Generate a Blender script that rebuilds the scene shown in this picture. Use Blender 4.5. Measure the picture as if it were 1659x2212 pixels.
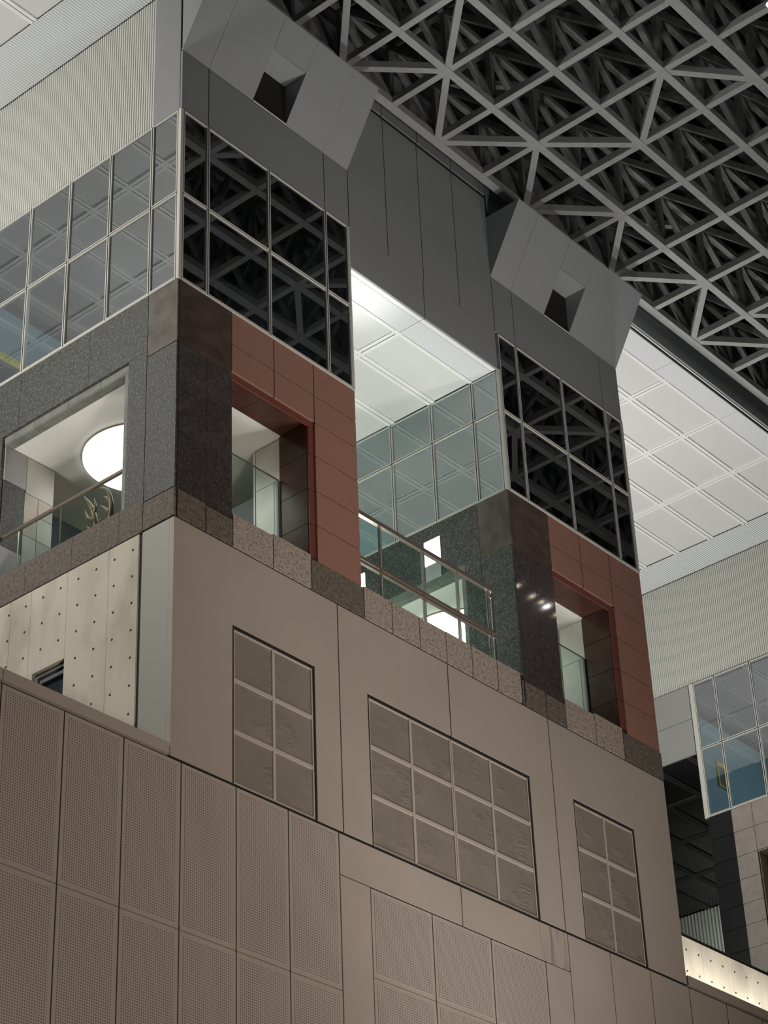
import bpy, math, random
from mathutils import Matrix, Vector

for o in list(bpy.data.objects):
    bpy.data.objects.remove(o)
SC = bpy.context.scene
COL = SC.collection
rnd = random.Random(7)

# ------------------------------------------------------------------ camera
cam_d = bpy.data.cameras.new('camera')
cam = bpy.data.objects.new('camera', cam_d)
COL.objects.link(cam)
RX = Vector((0.652978, -0.7564976, -0.0364841))
DN = Vector((0.3892716, 0.3765456, -0.8406432))
FW = Vector((0.6496825, 0.5347193, 0.540359))
CAMPOS = Vector((-18.84571, -19.44877, -17.39605))
m = Matrix((RX, -DN, -FW)).transposed().to_4x4()
m.translation = CAMPOS
cam.matrix_world = m
cam_d.sensor_fit = 'HORIZONTAL'
cam_d.sensor_width = 36.0
cam_d.lens = 4773.9736 / 1659.0 * 36.0
cam_d.clip_end = 500
SC.camera = cam

# ------------------------------------------------------------------ world, light, exposure
SC.view_settings.view_transform = 'Standard'
SC.view_settings.look = 'None'
SC.view_settings.exposure = 0.0
SC.view_settings.gamma = 1.0
SC.view_settings.use_curve_mapping = False
w = bpy.data.worlds.new('night')
SC.world = w
w.use_nodes = True
w.node_tree.nodes['Background'].inputs[0].default_value = (0.75, 0.85, 1.0, 1)
w.node_tree.nodes['Background'].inputs[1].default_value = 0.012


def lamp(name, kind, loc, target, power, color=(1, 1, 1), size=1.0, angle=None, blend=0.5):
    d = bpy.data.lights.new(name, kind)
    d.energy = power
    d.color = color
    if kind == 'AREA':
        d.shape = 'DISK'
        d.size = size
    else:
        d.shadow_soft_size = size
    if kind == 'SPOT':
        d.spot_size = math.radians(angle)
        d.spot_blend = blend
    o = bpy.data.objects.new(name, d)
    COL.objects.link(o)
    o.location = loc
    v = Vector(target) - Vector(loc)
    o.rotation_euler = v.to_track_quat('-Z', 'Y').to_euler()
    return o


# unseen fill lamps added below the facade, courtyard uplights behind the parapet, recess uplights
lamp('hall_flood_fill', 'SPOT', (-8, -21, -19), (-0.5, 0, -5.8), 9800, (1.0, 0.89, 0.79), 1.5, 42, 0.9)
lamp('hall_flood_fill', 'SPOT', (14, -22, -19), (7.5, 0, -2.2), 9600, (1.0, 0.89, 0.79), 1.5, 44, 0.9)
lamp('hall_flood_fill', 'SPOT', (3, -19, -12), (6.5, 0, 9.6), 4200, (1.0, 1.0, 1.0), 1.5, 36, 0.8)  # neutral fill added to lift the upper cladding and hoods
lamp('hall_up_fill', 'SPOT', (7, -5, -16), (7, -3.5, 11.3), 5200, (1.0, 1.0, 0.98), 1.5, 60, 0.5)  # unseen lamp added to light chord undersides and hoods from below
lamp('courtyard_uplight', 'SPOT', (-5.0, 3.5, -7.0), (-3.5, 3.5, 10.9), 3000, (1.0, 1.0, 0.98), 0.8, 62, 0.6)
lamp('courtyard_wall_fill', 'AREA', (-11, 5.0, 6.5), (0, 3, 2), 1080, (1.0, 0.985, 0.93), 3)  # unseen area lamp added to brighten the left side walls
lamp('courtyard_uplight', 'SPOT', (17.0, 4.2, -7.0), (17.3, 3.5, 10.9), 3600, (1.0, 1.0, 0.985), 0.8, 60, 0.6)
lamp('courtyard_wall_fill', 'AREA', (13.4, 6.5, 3.0), (22.7, 3.5, 8.6), 470, (1.0, 0.98, 0.92), 1.5)  # same kind of added fill for the right ribbed wall
for _x in (13.4, 14.6, 15.8, 17.0):
    lamp('parapet_fill', 'AREA', (_x, 0.2, -3.6), (_x + 0.3, 0.9, -2.5), 17, (1.0, 0.97, 0.9), 0.5)  # unseen lamps added to brighten the concrete parapet
lamp('recess_uplight', 'AREA', (6.2, 2.2, 0.2), (6.2, 2.2, 7.0), 105, (0.90, 1.0, 0.92), 1.2)
lamp('recess_uplight', 'AREA', (5.8, 5.2, 0.2), (5.8, 5.0, 7.0), 125, (0.91, 1.0, 0.93), 1.2)
lamp('far_bay_fill', 'AREA', (29.5, 9.6, 5.0), (31, 9.6, 4.6), 9, (0.92, 1.0, 0.92), 0.6)  # unseen lamp added to brighten the far ribbed wall
lamp('recess_spotlight', 'SPOT', (4.75, 0.55, 5.2), (4.75, 0.5, 7.1), 85, (1.0, 1.0, 0.92), 0.06, 75, 1.0)


# ------------------------------------------------------------------ materials
def mat(name, col, rough=0.6, metal=0.0, noise=0.0, nscale=4.0, col2=None, bump=0.0, bscale=40.0, spec=0.5,
        speck=None, emit=None, stretch=None, lo=0.35, hi=0.65):
    M = bpy.data.materials.new(name)
    M.use_nodes = True
    N = M.node_tree.nodes
    L = M.node_tree.links
    P = N['Principled BSDF']
    P.inputs['Base Color'].default_value = (*col, 1)
    P.inputs['Roughness'].default_value = rough
    P.inputs['Metallic'].default_value = metal
    P.inputs['Specular IOR Level'].default_value = spec
    geo = N.new('ShaderNodeNewGeometry')
    pos = geo.outputs['Position']
    if stretch:
        mp = N.new('ShaderNodeMapping')
        mp.inputs['Scale'].default_value = stretch
        L.new(pos, mp.inputs['Vector'])
        pos = mp.outputs['Vector']
    colsock = None
    if noise > 0 or col2:
        t = N.new('ShaderNodeTexNoise')
        t.inputs['Scale'].default_value = nscale
        t.inputs['Detail'].default_value = 5
        L.new(pos, t.inputs['Vector'])
        r = N.new('ShaderNodeValToRGB')
        r.color_ramp.elements[0].position = lo
        r.color_ramp.elements[1].position = hi
        c2 = col2 or tuple(c * (1 - noise) for c in col)
        r.color_ramp.elements[0].color = (*c2, 1)
        r.color_ramp.elements[1].color = (*col, 1)
        L.new(t.outputs['Fac'], r.inputs['Fac'])
        colsock = r.outputs['Color']
    if speck:
        sc, c3, thr = speck
        t2 = N.new('ShaderNodeTexNoise')
        t2.inputs['Scale'].default_value = sc
        t2.inputs['Detail'].default_value = 3
        t2.inputs['Roughness'].default_value = 0.65
        L.new(geo.outputs['Position'], t2.inputs['Vector'])
        r2 = N.new('ShaderNodeValToRGB')
        r2.color_ramp.elements[0].position = thr
        r2.color_ramp.elements[1].position = thr + 0.13
        r2.color_ramp.elements[0].color = (0, 0, 0, 1)
        r2.color_ramp.elements[1].color = (1, 1, 1, 1)
        L.new(t2.outputs['Fac'], r2.inputs['Fac'])
        mx = N.new('ShaderNodeMix')
        mx.data_type = 'RGBA'
        L.new(r2.outputs['Color'], mx.inputs['Factor'])
        if colsock:
            L.new(colsock, mx.inputs['A'])
        else:
            mx.inputs['A'].default_value = (*col, 1)
        mx.inputs['B'].default_value = (*c3, 1)
        colsock = mx.outputs['Result']
    if colsock:
        L.new(colsock, P.inputs['Base Color'])
    if bump > 0:
        t3 = N.new('ShaderNodeTexNoise')
        t3.inputs['Scale'].default_value = bscale
        t3.inputs['Detail'].default_value = 4
        L.new(pos, t3.inputs['Vector'])
        b = N.new('ShaderNodeBump')
        b.inputs['Strength'].default_value = bump
        b.inputs['Distance'].default_value = 0.01
        L.new(t3.outputs['Fac'], b.inputs['Height'])
        L.new(b.outputs['Normal'], P.inputs['Normal'])
    if emit:
        P.inputs['Emission Color'].default_value = (*emit[0], 1)
        P.inputs['Emission Strength'].default_value = emit[1]
    return M


def glass_mat(name, tint, refl, rough=0.0):
    M = bpy.data.materials.new(name)
    M.use_nodes = True
    N = M.node_tree.nodes
    L = M.node_tree.links
    N.remove(N['Principled BSDF'])
    out = N['Material Output']
    tr = N.new('ShaderNodeBsdfTransparent')
    tr.inputs[0].default_value = (*tint, 1)
    gl = N.new('ShaderNodeBsdfGlossy')
    gl.inputs['Roughness'].default_value = rough
    gl.inputs['Color'].default_value = (0.96, 0.97, 1.0, 1)
    lw = N.new('ShaderNodeLayerWeight')
    lw.inputs['Blend'].default_value = 0.5
    pw = N.new('ShaderNodeMath')
    pw.operation = 'POWER'
    pw.inputs[1].default_value = 5
    L.new(lw.outputs['Facing'], pw.inputs[0])
    ad = N.new('ShaderNodeMath')
    ad.operation = 'MULTIPLY_ADD'
    ad.use_clamp = True
    ad.inputs[1].default_value = 0.85
    ad.inputs[2].default_value = refl
    L.new(pw.outputs[0], ad.inputs[0])
    mx = N.new('ShaderNodeMixShader')
    L.new(ad.outputs[0], mx.inputs[0])
    L.new(tr.outputs[0], mx.inputs[1])
    L.new(gl.outputs[0], mx.inputs[2])
    L.new(mx.outputs[0], out.inputs['Surface'])
    return M


def perforated_mat(name, col, hole, pitch):
    M = mat(name, col, 0.6)
    N = M.node_tree.nodes
    L = M.node_tree.links
    P = N['Principled BSDF']
    geo = [n for n in N if n.type == 'NEW_GEOMETRY'][0]
    sx = N.new('ShaderNodeSeparateXYZ')
    L.new(geo.outputs['Position'], sx.inputs[0])
    parts = []
    for ax in ('X', 'Z'):
        a = N.new('ShaderNodeMath')
        a.operation = 'PINGPONG'
        a.inputs[1].default_value = pitch / 2
        L.new(sx.outputs[ax], a.inputs[0])
        b = N.new('ShaderNodeMath')
        b.operation = 'POWER'
        b.inputs[1].default_value = 2
        L.new(a.outputs[0], b.inputs[0])
        parts.append(b)
    s = N.new('ShaderNodeMath')
    s.operation = 'ADD'
    L.new(parts[0].outputs[0], s.inputs[0])
    L.new(parts[1].outputs[0], s.inputs[1])
    c = N.new('ShaderNodeMath')
    c.operation = 'LESS_THAN'
    c.inputs[1].default_value = (pitch * 0.27) ** 2
    L.new(s.outputs[0], c.inputs[0])
    mx = N.new('ShaderNodeMix')
    mx.data_type = 'RGBA'
    mx.inputs['A'].default_value = (*col, 1)
    mx.inputs['B'].default_value = (*hole, 1)
    L.new(c.outputs[0], mx.inputs['Factor'])
    L.new(mx.outputs['Result'], P.inputs['Base Color'])
    return M


BEIGE = mat('beige_coated_metal', (0.42, 0.355, 0.30), 0.55, noise=0.07, nscale=0.7)
def stain_mat():
    M = mat('streak_stained_beige', (0.42, 0.355, 0.30), 0.55, noise=0.07, nscale=0.7)
    N = M.node_tree.nodes
    L = M.node_tree.links
    P = N['Principled BSDF']
    geo = [n for n in N if n.type == 'NEW_GEOMETRY'][0]
    old = P.inputs['Base Color'].links[0].from_socket
    mp = N.new('ShaderNodeMapping')
    mp.inputs['Scale'].default_value = (11, 1, 0.8)
    L.new(geo.outputs['Position'], mp.inputs['Vector'])
    t = N.new('ShaderNodeTexNoise')
    t.inputs['Scale'].default_value = 1.0
    L.new(mp.outputs['Vector'], t.inputs['Vector'])
    r = N.new('ShaderNodeMapRange')
    r.inputs['From Min'].default_value = 0.50
    r.inputs['From Max'].default_value = 0.68
    L.new(t.outputs['Fac'], r.inputs['Value'])
    sx = N.new('ShaderNodeSeparateXYZ')
    L.new(geo.outputs['Position'], sx.inputs[0])
    r2 = N.new('ShaderNodeMapRange')
    r2.inputs['From Min'].default_value = 8.1
    r2.inputs['From Max'].default_value = 8.4
    L.new(sx.outputs['X'], r2.inputs['Value'])
    k = N.new('ShaderNodeMath')
    k.operation = 'MULTIPLY'
    L.new(r.outputs[0], k.inputs[0])
    L.new(r2.outputs[0], k.inputs[1])
    mx = N.new('ShaderNodeMix')
    mx.data_type = 'RGBA'
    L.new(k.outputs[0], mx.inputs['Factor'])
    L.new(old, mx.inputs['A'])
    mx.inputs['B'].default_value = (0.25, 0.21, 0.18, 1)
    L.new(mx.outputs['Result'], P.inputs['Base Color'])
    return M


STAIN = stain_mat()
BEIGE_PALE = mat('pale_beige_frame', (0.46, 0.40, 0.345), 0.5)
def film_mat():
    M = mat('filmed_pane', (0.255, 0.215, 0.18), 0.40, noise=0.10, nscale=1.2)
    N = M.node_tree.nodes
    L = M.node_tree.links
    geo = [n for n in N if n.type == 'NEW_GEOMETRY'][0]
    mp = N.new('ShaderNodeMapping')
    mp.inputs['Scale'].default_value = (2.2, 1, 13)
    mp.inputs['Rotation'].default_value = (0, 0.12, 0)
    L.new(geo.outputs['Position'], mp.inputs['Vector'])
    t = N.new('ShaderNodeTexNoise')
    t.inputs['Scale'].default_value = 1.6
    t.inputs['Detail'].default_value = 3
    t.inputs['Distortion'].default_value = 1.2
    L.new(mp.outputs['Vector'], t.inputs['Vector'])
    t2 = N.new('ShaderNodeTexNoise')
    t2.inputs['Scale'].default_value = 1.7
    L.new(geo.outputs['Position'], t2.inputs['Vector'])
    r = N.new('ShaderNodeMapRange')
    r.inputs['From Min'].default_value = 0.52
    r.inputs['From Max'].default_value = 0.68
    L.new(t2.outputs['Fac'], r.inputs['Value'])
    k = N.new('ShaderNodeMath')
    k.operation = 'MULTIPLY'
    L.new(t.outputs['Fac'], k.inputs[0])
    L.new(r.outputs['Result'], k.inputs[1])
    b = N.new('ShaderNodeBump')
    b.inputs['Strength'].default_value = 0.8
    b.inputs['Distance'].default_value = 0.026
    L.new(k.outputs[0], b.inputs['Height'])
    L.new(b.outputs['Normal'], N['Principled BSDF'].inputs['Normal'])
    return M


BEIGE_FILM = film_mat()
PERF = perforated_mat('perforated_beige', (0.43, 0.36, 0.315), (0.13, 0.10, 0.088), 0.038)
BLACK = mat('black_joint', (0.012, 0.011, 0.010), 0.9)
DARKCORE = mat('dark_backing', (0.03, 0.028, 0.026), 0.9)
GREYM = mat('dark_grey_metal', (0.31, 0.318, 0.325), 0.45, noise=0.10, nscale=0.5, stretch=(0.4, 1, 1.6))
HOODM = mat('grey_hood_metal', (0.37, 0.375, 0.38), 0.5, noise=0.05, nscale=0.5)
RETURNM = mat('warm_grey_panel', (0.36, 0.35, 0.305), 0.5)
GREYC = mat('grey_corner_panel', (0.27, 0.27, 0.275), 0.5, noise=0.04, nscale=0.6)
GREYL = mat('light_grey_panel', (0.34, 0.34, 0.33), 0.5, noise=0.04, nscale=0.6)
RIBM = mat('ribbed_cream_metal', (0.60, 0.605, 0.555), 0.5)
RIBS = mat('ribbed_white_metal', (0.76, 0.77, 0.77), 0.5)
CEILP = mat('ceiling_panel_white', (0.70, 0.70, 0.68), 0.75)
CEILE = mat('ceiling_edge_white', (0.74, 0.74, 0.76), 0.6)
CEILB = mat('ceiling_beam_white', (0.88, 0.88, 0.85), 0.6)
ALU = mat('aluminium_trim', (0.62, 0.60, 0.54), 0.35, metal=0.0)
GRAN_D = mat('dark_rough_granite', (0.066, 0.068, 0.063), 0.55, noise=0.4, nscale=9, bump=0.8, bscale=26,
             speck=(26, (0.165, 0.165, 0.148), 0.52))
GRAN_F = mat('dark_brown_granite', (0.07, 0.057, 0.052), 0.30, noise=0.4, nscale=9, bump=0.10, bscale=30,
             speck=(24, (0.20, 0.175, 0.155), 0.57))
GRAN_B = mat('brown_rough_granite', (0.19, 0.155, 0.125), 0.7, noise=0.3, nscale=12, bump=0.8, bscale=28,
             speck=(24, (0.065, 0.05, 0.042), 0.50))
GRAN_L = mat('pink_beige_rough_granite', (0.44, 0.36, 0.30), 0.7, noise=0.2, nscale=12, bump=0.8, bscale=28,
             speck=(24, (0.16, 0.115, 0.09), 0.51))
SLATE = mat('brown_slate', (0.105, 0.07, 0.055), 0.4, noise=0.45, nscale=2.5, stretch=(1, 1, 1.6))
SLATE_L = mat('brown_grey_slate', (0.135, 0.11, 0.085), 0.45, noise=0.5, nscale=2.5, stretch=(1, 1.5, 1.2))
for _m in (GRAN_F,):
    _p = _m.node_tree.nodes['Principled BSDF']
    _p.inputs['Coat Weight'].default_value = 0.8
    _p.inputs['Coat Roughness'].default_value = 0.05
RED = mat('red_granite', (0.34, 0.175, 0.128), 0.42, noise=0.13, nscale=18, speck=(45, (0.42, 0.235, 0.175), 0.64))
RED_D = mat('red_polished_edge', (0.17, 0.05, 0.035), 0.3)
BROWN_P = mat('brown_polished_stone', (0.085, 0.038, 0.027), 0.22, noise=0.4, nscale=2.0, spec=0.25)
STONE_W = mat('pale_stone_tile', (0.60, 0.57, 0.50), 0.4, noise=0.12, nscale=3.0)
STONE_P = mat('pinkish_stone_tile', (0.55, 0.45, 0.36), 0.4, noise=0.15, nscale=3.0)
STONE_G = mat('grey_stone_tile', (0.42, 0.43, 0.42), 0.4, noise=0.18, nscale=3.0)
REVEAL_G = mat('grey_green_reveal_stone', (0.22, 0.225, 0.195), 0.5, noise=0.3, nscale=4.0)
FARTILE = mat('far_beige_tile', (0.33, 0.28, 0.245), 0.5, noise=0.15, nscale=5)
BLACKTILE = mat('black_polished_granite', (0.022, 0.022, 0.023), 0.2)
DARKGREY = mat('dark_grey_beam', (0.055, 0.056, 0.056), 0.4)
CONC = mat('board_marked_concrete', (0.66, 0.60, 0.49), 0.8, noise=0.34, nscale=1.6, stretch=(1, 1, 0.55), bump=0.15, bscale=6, lo=0.25, hi=0.55)
PLASTER = mat('white_plaster', (0.74, 0.72, 0.66), 0.8)
INNERC = mat('cream_room_ceiling', (0.76, 0.74, 0.67), 0.8)
INNERD = mat('dark_room_ceiling', (0.16, 0.16, 0.165), 0.8)
BLUEW = mat('blue_room_wall', (0.26, 0.43, 0.48), 0.7)
DARKBAND = mat('dark_cornice', (0.035, 0.04, 0.045), 0.6)
YELLOW = mat('yellow_frame', (0.80, 0.72, 0.10), 0.5)
NOTICE = mat('grey_notice_board', (0.16, 0.16, 0.17), 0.5)
STEEL = mat('bronzed_steel', (0.30, 0.24, 0.20), 0.3, metal=0.6)
STEEL_L = mat('bright_steel', (0.72, 0.70, 0.65), 0.22, metal=0.9)
TRUSSM = mat('grey_painted_steel', (0.40, 0.40, 0.385), 0.5, noise=0.12, nscale=6)
TRUSS_SHADE = mat('shaded_truss_steel', (0.22, 0.22, 0.215), 0.5, noise=0.2, nscale=6)  # darker copy of the truss grey: shade of webs and top layer in the colour
DECK = mat('dark_roof_deck', (0.018, 0.018, 0.019), 0.8)
WOODB = mat('pale_bronze_antler', (0.38, 0.28, 0.18), 0.35, metal=0.25, noise=0.35, nscale=9)
FLOORM = mat('pale_floor', (0.5, 0.48, 0.44), 0.6)
DISC = mat('lit_disc', (1, 1, 1), 0.5, emit=((1.0, 1.0, 0.94), 3.2))
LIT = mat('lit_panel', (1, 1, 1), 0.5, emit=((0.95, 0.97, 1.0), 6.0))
BULB = mat('lamp_lens', (1, 1, 1), 0.4, emit=((1.0, 0.80, 0.62), 45.0))
BULBW = mat('white_lamp_lens', (1, 1, 1), 0.4, emit=((1.0, 0.93, 0.9), 80.0))
GLASS_S = glass_mat('coated_glass', (0.66, 0.69, 0.71), 0.20)
GLASS_G = glass_mat('green_coated_glass', (0.62, 0.74, 0.72), 0.24)
GLASS_F = glass_mat('dark_coated_glass', (0.30, 0.30, 0.30), 0.13)
GLASS_R = glass_mat('clear_glass', (0.88, 0.94, 0.92), 0.02)


# ------------------------------------------------------------------ builders
def link(name, verts, faces, material, parent=None, smooth=False):
    xs = [sum(v[i] for v in verts) / len(verts) for i in range(3)]
    me = bpy.data.meshes.new(name)
    me.from_pydata([(v[0] - xs[0], v[1] - xs[1], v[2] - xs[2]) for v in verts], [], faces)
    me.materials.append(material)
    if smooth:
        for p in me.polygons:
            p.use_smooth = True
    me.update()
    o = bpy.data.objects.new(name, me)
    COL.objects.link(o)
    world_place(o, xs, parent)
    return o


WPOS = {}


def world_place(o, pos, parent=None):
    WPOS[o.name] = Vector(pos)
    if parent:
        o.parent = parent
        o.location = Vector(pos) - WPOS[parent.name]
    else:
        o.location = pos


BF = [(0, 3, 2, 1), (4, 5, 6, 7), (0, 1, 5, 4), (1, 2, 6, 5), (2, 3, 7, 6), (3, 0, 4, 7)]


def boxv(x0, x1, y0, y1, z0, z1):
    return [(x0, y0, z0), (x1, y0, z0), (x1, y1, z0), (x0, y1, z0), (x0, y0, z1), (x1, y0, z1), (x1, y1, z1), (x0, y1, z1)]


def box(name, x0, x1, y0, y1, z0, z1, material, parent=None):
    return link(name, boxv(min(x0, x1), max(x0, x1), min(y0, y1), max(y0, y1), min(z0, z1), max(z0, z1)), BF, material, parent)


def boxes(name, lst, material, parent=None):
    V, F = [], []
    for b in lst:
        n = len(V)
        V += boxv(*b)
        F += [tuple(i + n for i in f) for f in BF]
    return link(name, V, F, material, parent)


def prism_xz(name, poly, y0, y1, material, parent=None):
    n = len(poly)
    V = [(x, y0, z) for x, z in poly] + [(x, y1, z) for x, z in poly]
    F = [tuple(range(n)), tuple(range(2 * n - 1, n - 1, -1))]
    F += [(i, i + n, (i + 1) % n + n, (i + 1) % n) for i in range(n)]
    return link(name, V, F, material, parent)


def bar(name, a, b, wd, ht, material, parent=None, up=(0, 0, 1)):
    """rectangular bar between two points"""
    a, b = Vector(a), Vector(b)
    d = (b - a).normalized()
    u = Vector(up)
    if abs(d.dot(u)) > 0.98:
        u = Vector((0, 1, 0))
    s = d.cross(u).normalized() * (wd / 2)
    t = s.cross(d).normalized() * (ht / 2)
    V = [a - s - t, a + s - t, a + s + t, a - s + t, b - s - t, b + s - t, b + s + t, b - s + t]
    F = [(0, 1, 2, 3), (7, 6, 5, 4), (0, 4, 5, 1), (1, 5, 6, 2), (2, 6, 7, 3), (3, 7, 4, 0)]
    return link(name, [tuple(v) for v in V], F, material, parent)


def cyl(name, c, r, h, material, parent=None, axis='z', n=24, r2=None):
    r2 = r if r2 is None else r2
    V, F = [], []
    for k, (rr, hh) in enumerate(((r, -h / 2), (r2, h / 2))):
        for i in range(n):
            a = 2 * math.pi * i / n
            p = (rr * math.cos(a), rr * math.sin(a), hh)
            if axis == 'x':
                p = (p[2], p[0], p[1])
            elif axis == 'y':
                p = (p[1], p[2], p[0])
            V.append((c[0] + p[0], c[1] + p[1], c[2] + p[2]))
    F = [tuple(range(n - 1, -1, -1)), tuple(range(n, 2 * n))]
    F += [(i, (i + 1) % n, (i + 1) % n + n, i + n) for i in range(n)]
    return link(name, V, F, material, parent)


def tube(name, pts, radii, material, parent=None, n=10):
    """smooth tapered tube through points (catmull-rom)"""
    P = [Vector(p) for p in pts]
    Q, RR = [], []
    for i in range(len(P) - 1):
        p0, p1, p2, p3 = P[max(i - 1, 0)], P[i], P[i + 1], P[min(i + 2, len(P) - 1)]
        for k in range(5):
            t = k / 5
            Q.append(0.5 * ((2 * p1) + (p2 - p0) * t + (2 * p0 - 5 * p1 + 4 * p2 - p3) * t * t + (3 * p1 - p0 - 3 * p2 + p3) * t ** 3))
            RR.append(radii[i] + (radii[i + 1] - radii[i]) * t)
    Q.append(P[-1])
    RR.append(radii[-1])
    V, F = [], []
    for i, q in enumerate(Q):
        d = (Q[min(i + 1, len(Q) - 1)] - Q[max(i - 1, 0)]).normalized()
        s = d.cross(Vector((1, 0.2, 0.1))).normalized()
        t = d.cross(s)
        for k in range(n):
            a = 2 * math.pi * k / n
            V.append(tuple(q + (s * math.cos(a) + t * math.sin(a)) * RR[i]))
    for i in range(len(Q) - 1):
        for k in range(n):
            F.append((i * n + k, i * n + (k + 1) % n, (i + 1) * n + (k + 1) % n, (i + 1) * n + k))
    F.append(tuple(range(n - 1, -1, -1)))
    F.append(tuple(range(len(V) - n, len(V))))
    return link(name, V, F, material, parent, smooth=True)


def thing(name, loc, label=None, cat=None, group=None, kind=None):
    o = bpy.data.objects.new(name, None)
    COL.objects.link(o)
    o.empty_display_size = 0.2
    world_place(o, loc)
    tagit(o, label, cat, group, kind)
    return o


def tagit(o, label=None, cat=None, group=None, kind=None):
    if label:
        o['label'] = label
    if cat:
        o['category'] = cat
    if group:
        o['group'] = group
    if kind:
        o['kind'] = kind
    return o


G = 0.010   # half joint


def tf(name, x0, x1, z0, z1, material, parent, y=0.0, th=0.05, g=G):
    """tile on a front (y) face"""
    return box(name, x0 + g, x1 - g, y, y + th, z0 + g, z1 - g, material, parent)


def tl(name, y0, y1, z0, z1, material, parent, x=0.0, th=0.05, g=G):
    """tile on a left (x) face"""
    return box(name, x, x + th, y0 + g, y1 - g, z0 + g, z1 - g, material, parent)


# ------------------------------------------------------------------ lower panelled wall (front)
ZP = -3.895
lower = thing('wall_front', (0, 0, -10), kind='structure')
box('backing', -9, 24, 0.016, 0.12, -10, ZP + 0.0, BLACK, lower)


def perf_panel(x0, x1, z0, z1):
    p = box('perforated_panel', x0 + 0.012, x1 - 0.012, 0.004, 0.045, z0 + 0.006, z1 - 0.006, BEIGE, lower)
    box('perforated_sheet', x0 + 0.075, x1 - 0.075, 0.0, 0.003, z0 + 0.07, z1 - 0.07, PERF, p)
    return p


px = [-7.23, -6.165, -5.1, -4.035, -2.97, -1.903, -0.845, 0.222, 1.293, 2.356, 3.435]
zrow = [-3.91, -6.32, -8.73, -10.0]
for i in range(len(px) - 1):
    for j in range(3):
        perf_panel(px[i], px[i + 1], zrow[j + 1], zrow[j])


def plain(x0, x1, z0, z1):
    return tf('panel', x0, x1, z0, z1, BEIGE, lower, y=0.002, th=0.043, g=0.010)


plain(3.435, 6.248, -4.565, -3.91)
stained = plain(6.248, 8.984, -4.565, -3.91)
stained.data.materials[0] = STAIN
plain(3.435, 4.103, -10, -4.565)
plain(8.327, 8.984, -10, -4.565)
for z0, z1 in ((-5.946, -4.575), (-7.32, -5.946), (-8.69, -7.32), (-10, -8.69)):
    for x0, x1 in ((4.103, 5.51), (5.51, 6.934), (6.934, 8.327)):
        perf_panel(x0, x1, z0, z1)
rx = [8.984, 10.162, 11.311, 12.475, 13.64, 14.8, 15.97, 17.13, 18.3]
for i in range(len(rx) - 1):
    plain(rx[i], rx[i + 1], -7.5, -3.91)
    plain(rx[i], rx[i + 1], -10, -7.5)

# coping strips
for nm, x0, x1, lab in (('parapet_coping', -7.2, -0.02, 'beige metal coping along the perforated wall below the bare concrete'),
                        ('parapet_coping', 12.46, 18.3, 'beige metal coping below the bright concrete parapet at lower right')):
    t = thing(nm, ((x0 + x1) / 2, 0.15, -3.89), lab, 'coping')
    n = 3
    for k in range(n):
        a = x0 + (x1 - x0) * k / n
        b = x0 + (x1 - x0) * (k + 1) / n
        if x0 < 0:
            a, b = [(-7.2, -2.97), (-2.97, -0.02), (-0.02, -0.02)][k]
            if a == b:
                continue
        box('coping_section', a + 0.006, b - 0.006, -0.012, 0.32, -3.87, -3.70, BEIGE, t)

# upper beige panels with three blind windows
up = thing('panelled_wall', (6.2, 0.1, -3.87), 'flat beige metal panels between granite band and perforated panels', 'wall panels')
box('backing', 0.05, 12.40, 0.105, 0.14, -3.9, -0.03, BLACK, up)
T, Bq, W = -0.025, -3.872, -1.335
prism_xz('panel', [(0, T), (0, Bq), (1.212, Bq), (1.212, W), (2.985, W), (2.985, Bq), (3.529, Bq), (3.529, T)], 0.0, 0.095, BEIGE, up)
prism_xz('panel', [(3.553, T), (3.553, Bq), (4.187, Bq), (4.187, W), (6.224, W), (6.224, T)], 0.0, 0.095, BEIGE, up)
prism_xz('panel', [(6.248, T), (6.248, W), (8.282, W), (8.282, Bq), (8.933, Bq), (8.933, T)], 0.0, 0.095, BEIGE, up)
prism_xz('panel', [(8.957, T), (8.957, Bq), (9.492, Bq), (9.492, W), (11.277, W), (11.277, Bq), (12.425, Bq), (12.425, T)], 0.0, 0.095, BEIGE, up)
boxes('joint', [(3.53, 3.552, 0.010, 0.03, Bq, T), (6.225, 6.247, 0.010, 0.03, W, T), (8.934, 8.956, 0.010, 0.03, Bq, T),
                (0.0, 12.42, 0.010, 0.05, -0.024, -0.001), (0.0, 12.42, 0.010, 0.03, -3.893, -3.873)], BLACK, up)
box('return_panel', 0.0, 0.04, 0.097, 0.655, -3.7, -0.025, RETURNM, up)


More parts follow.
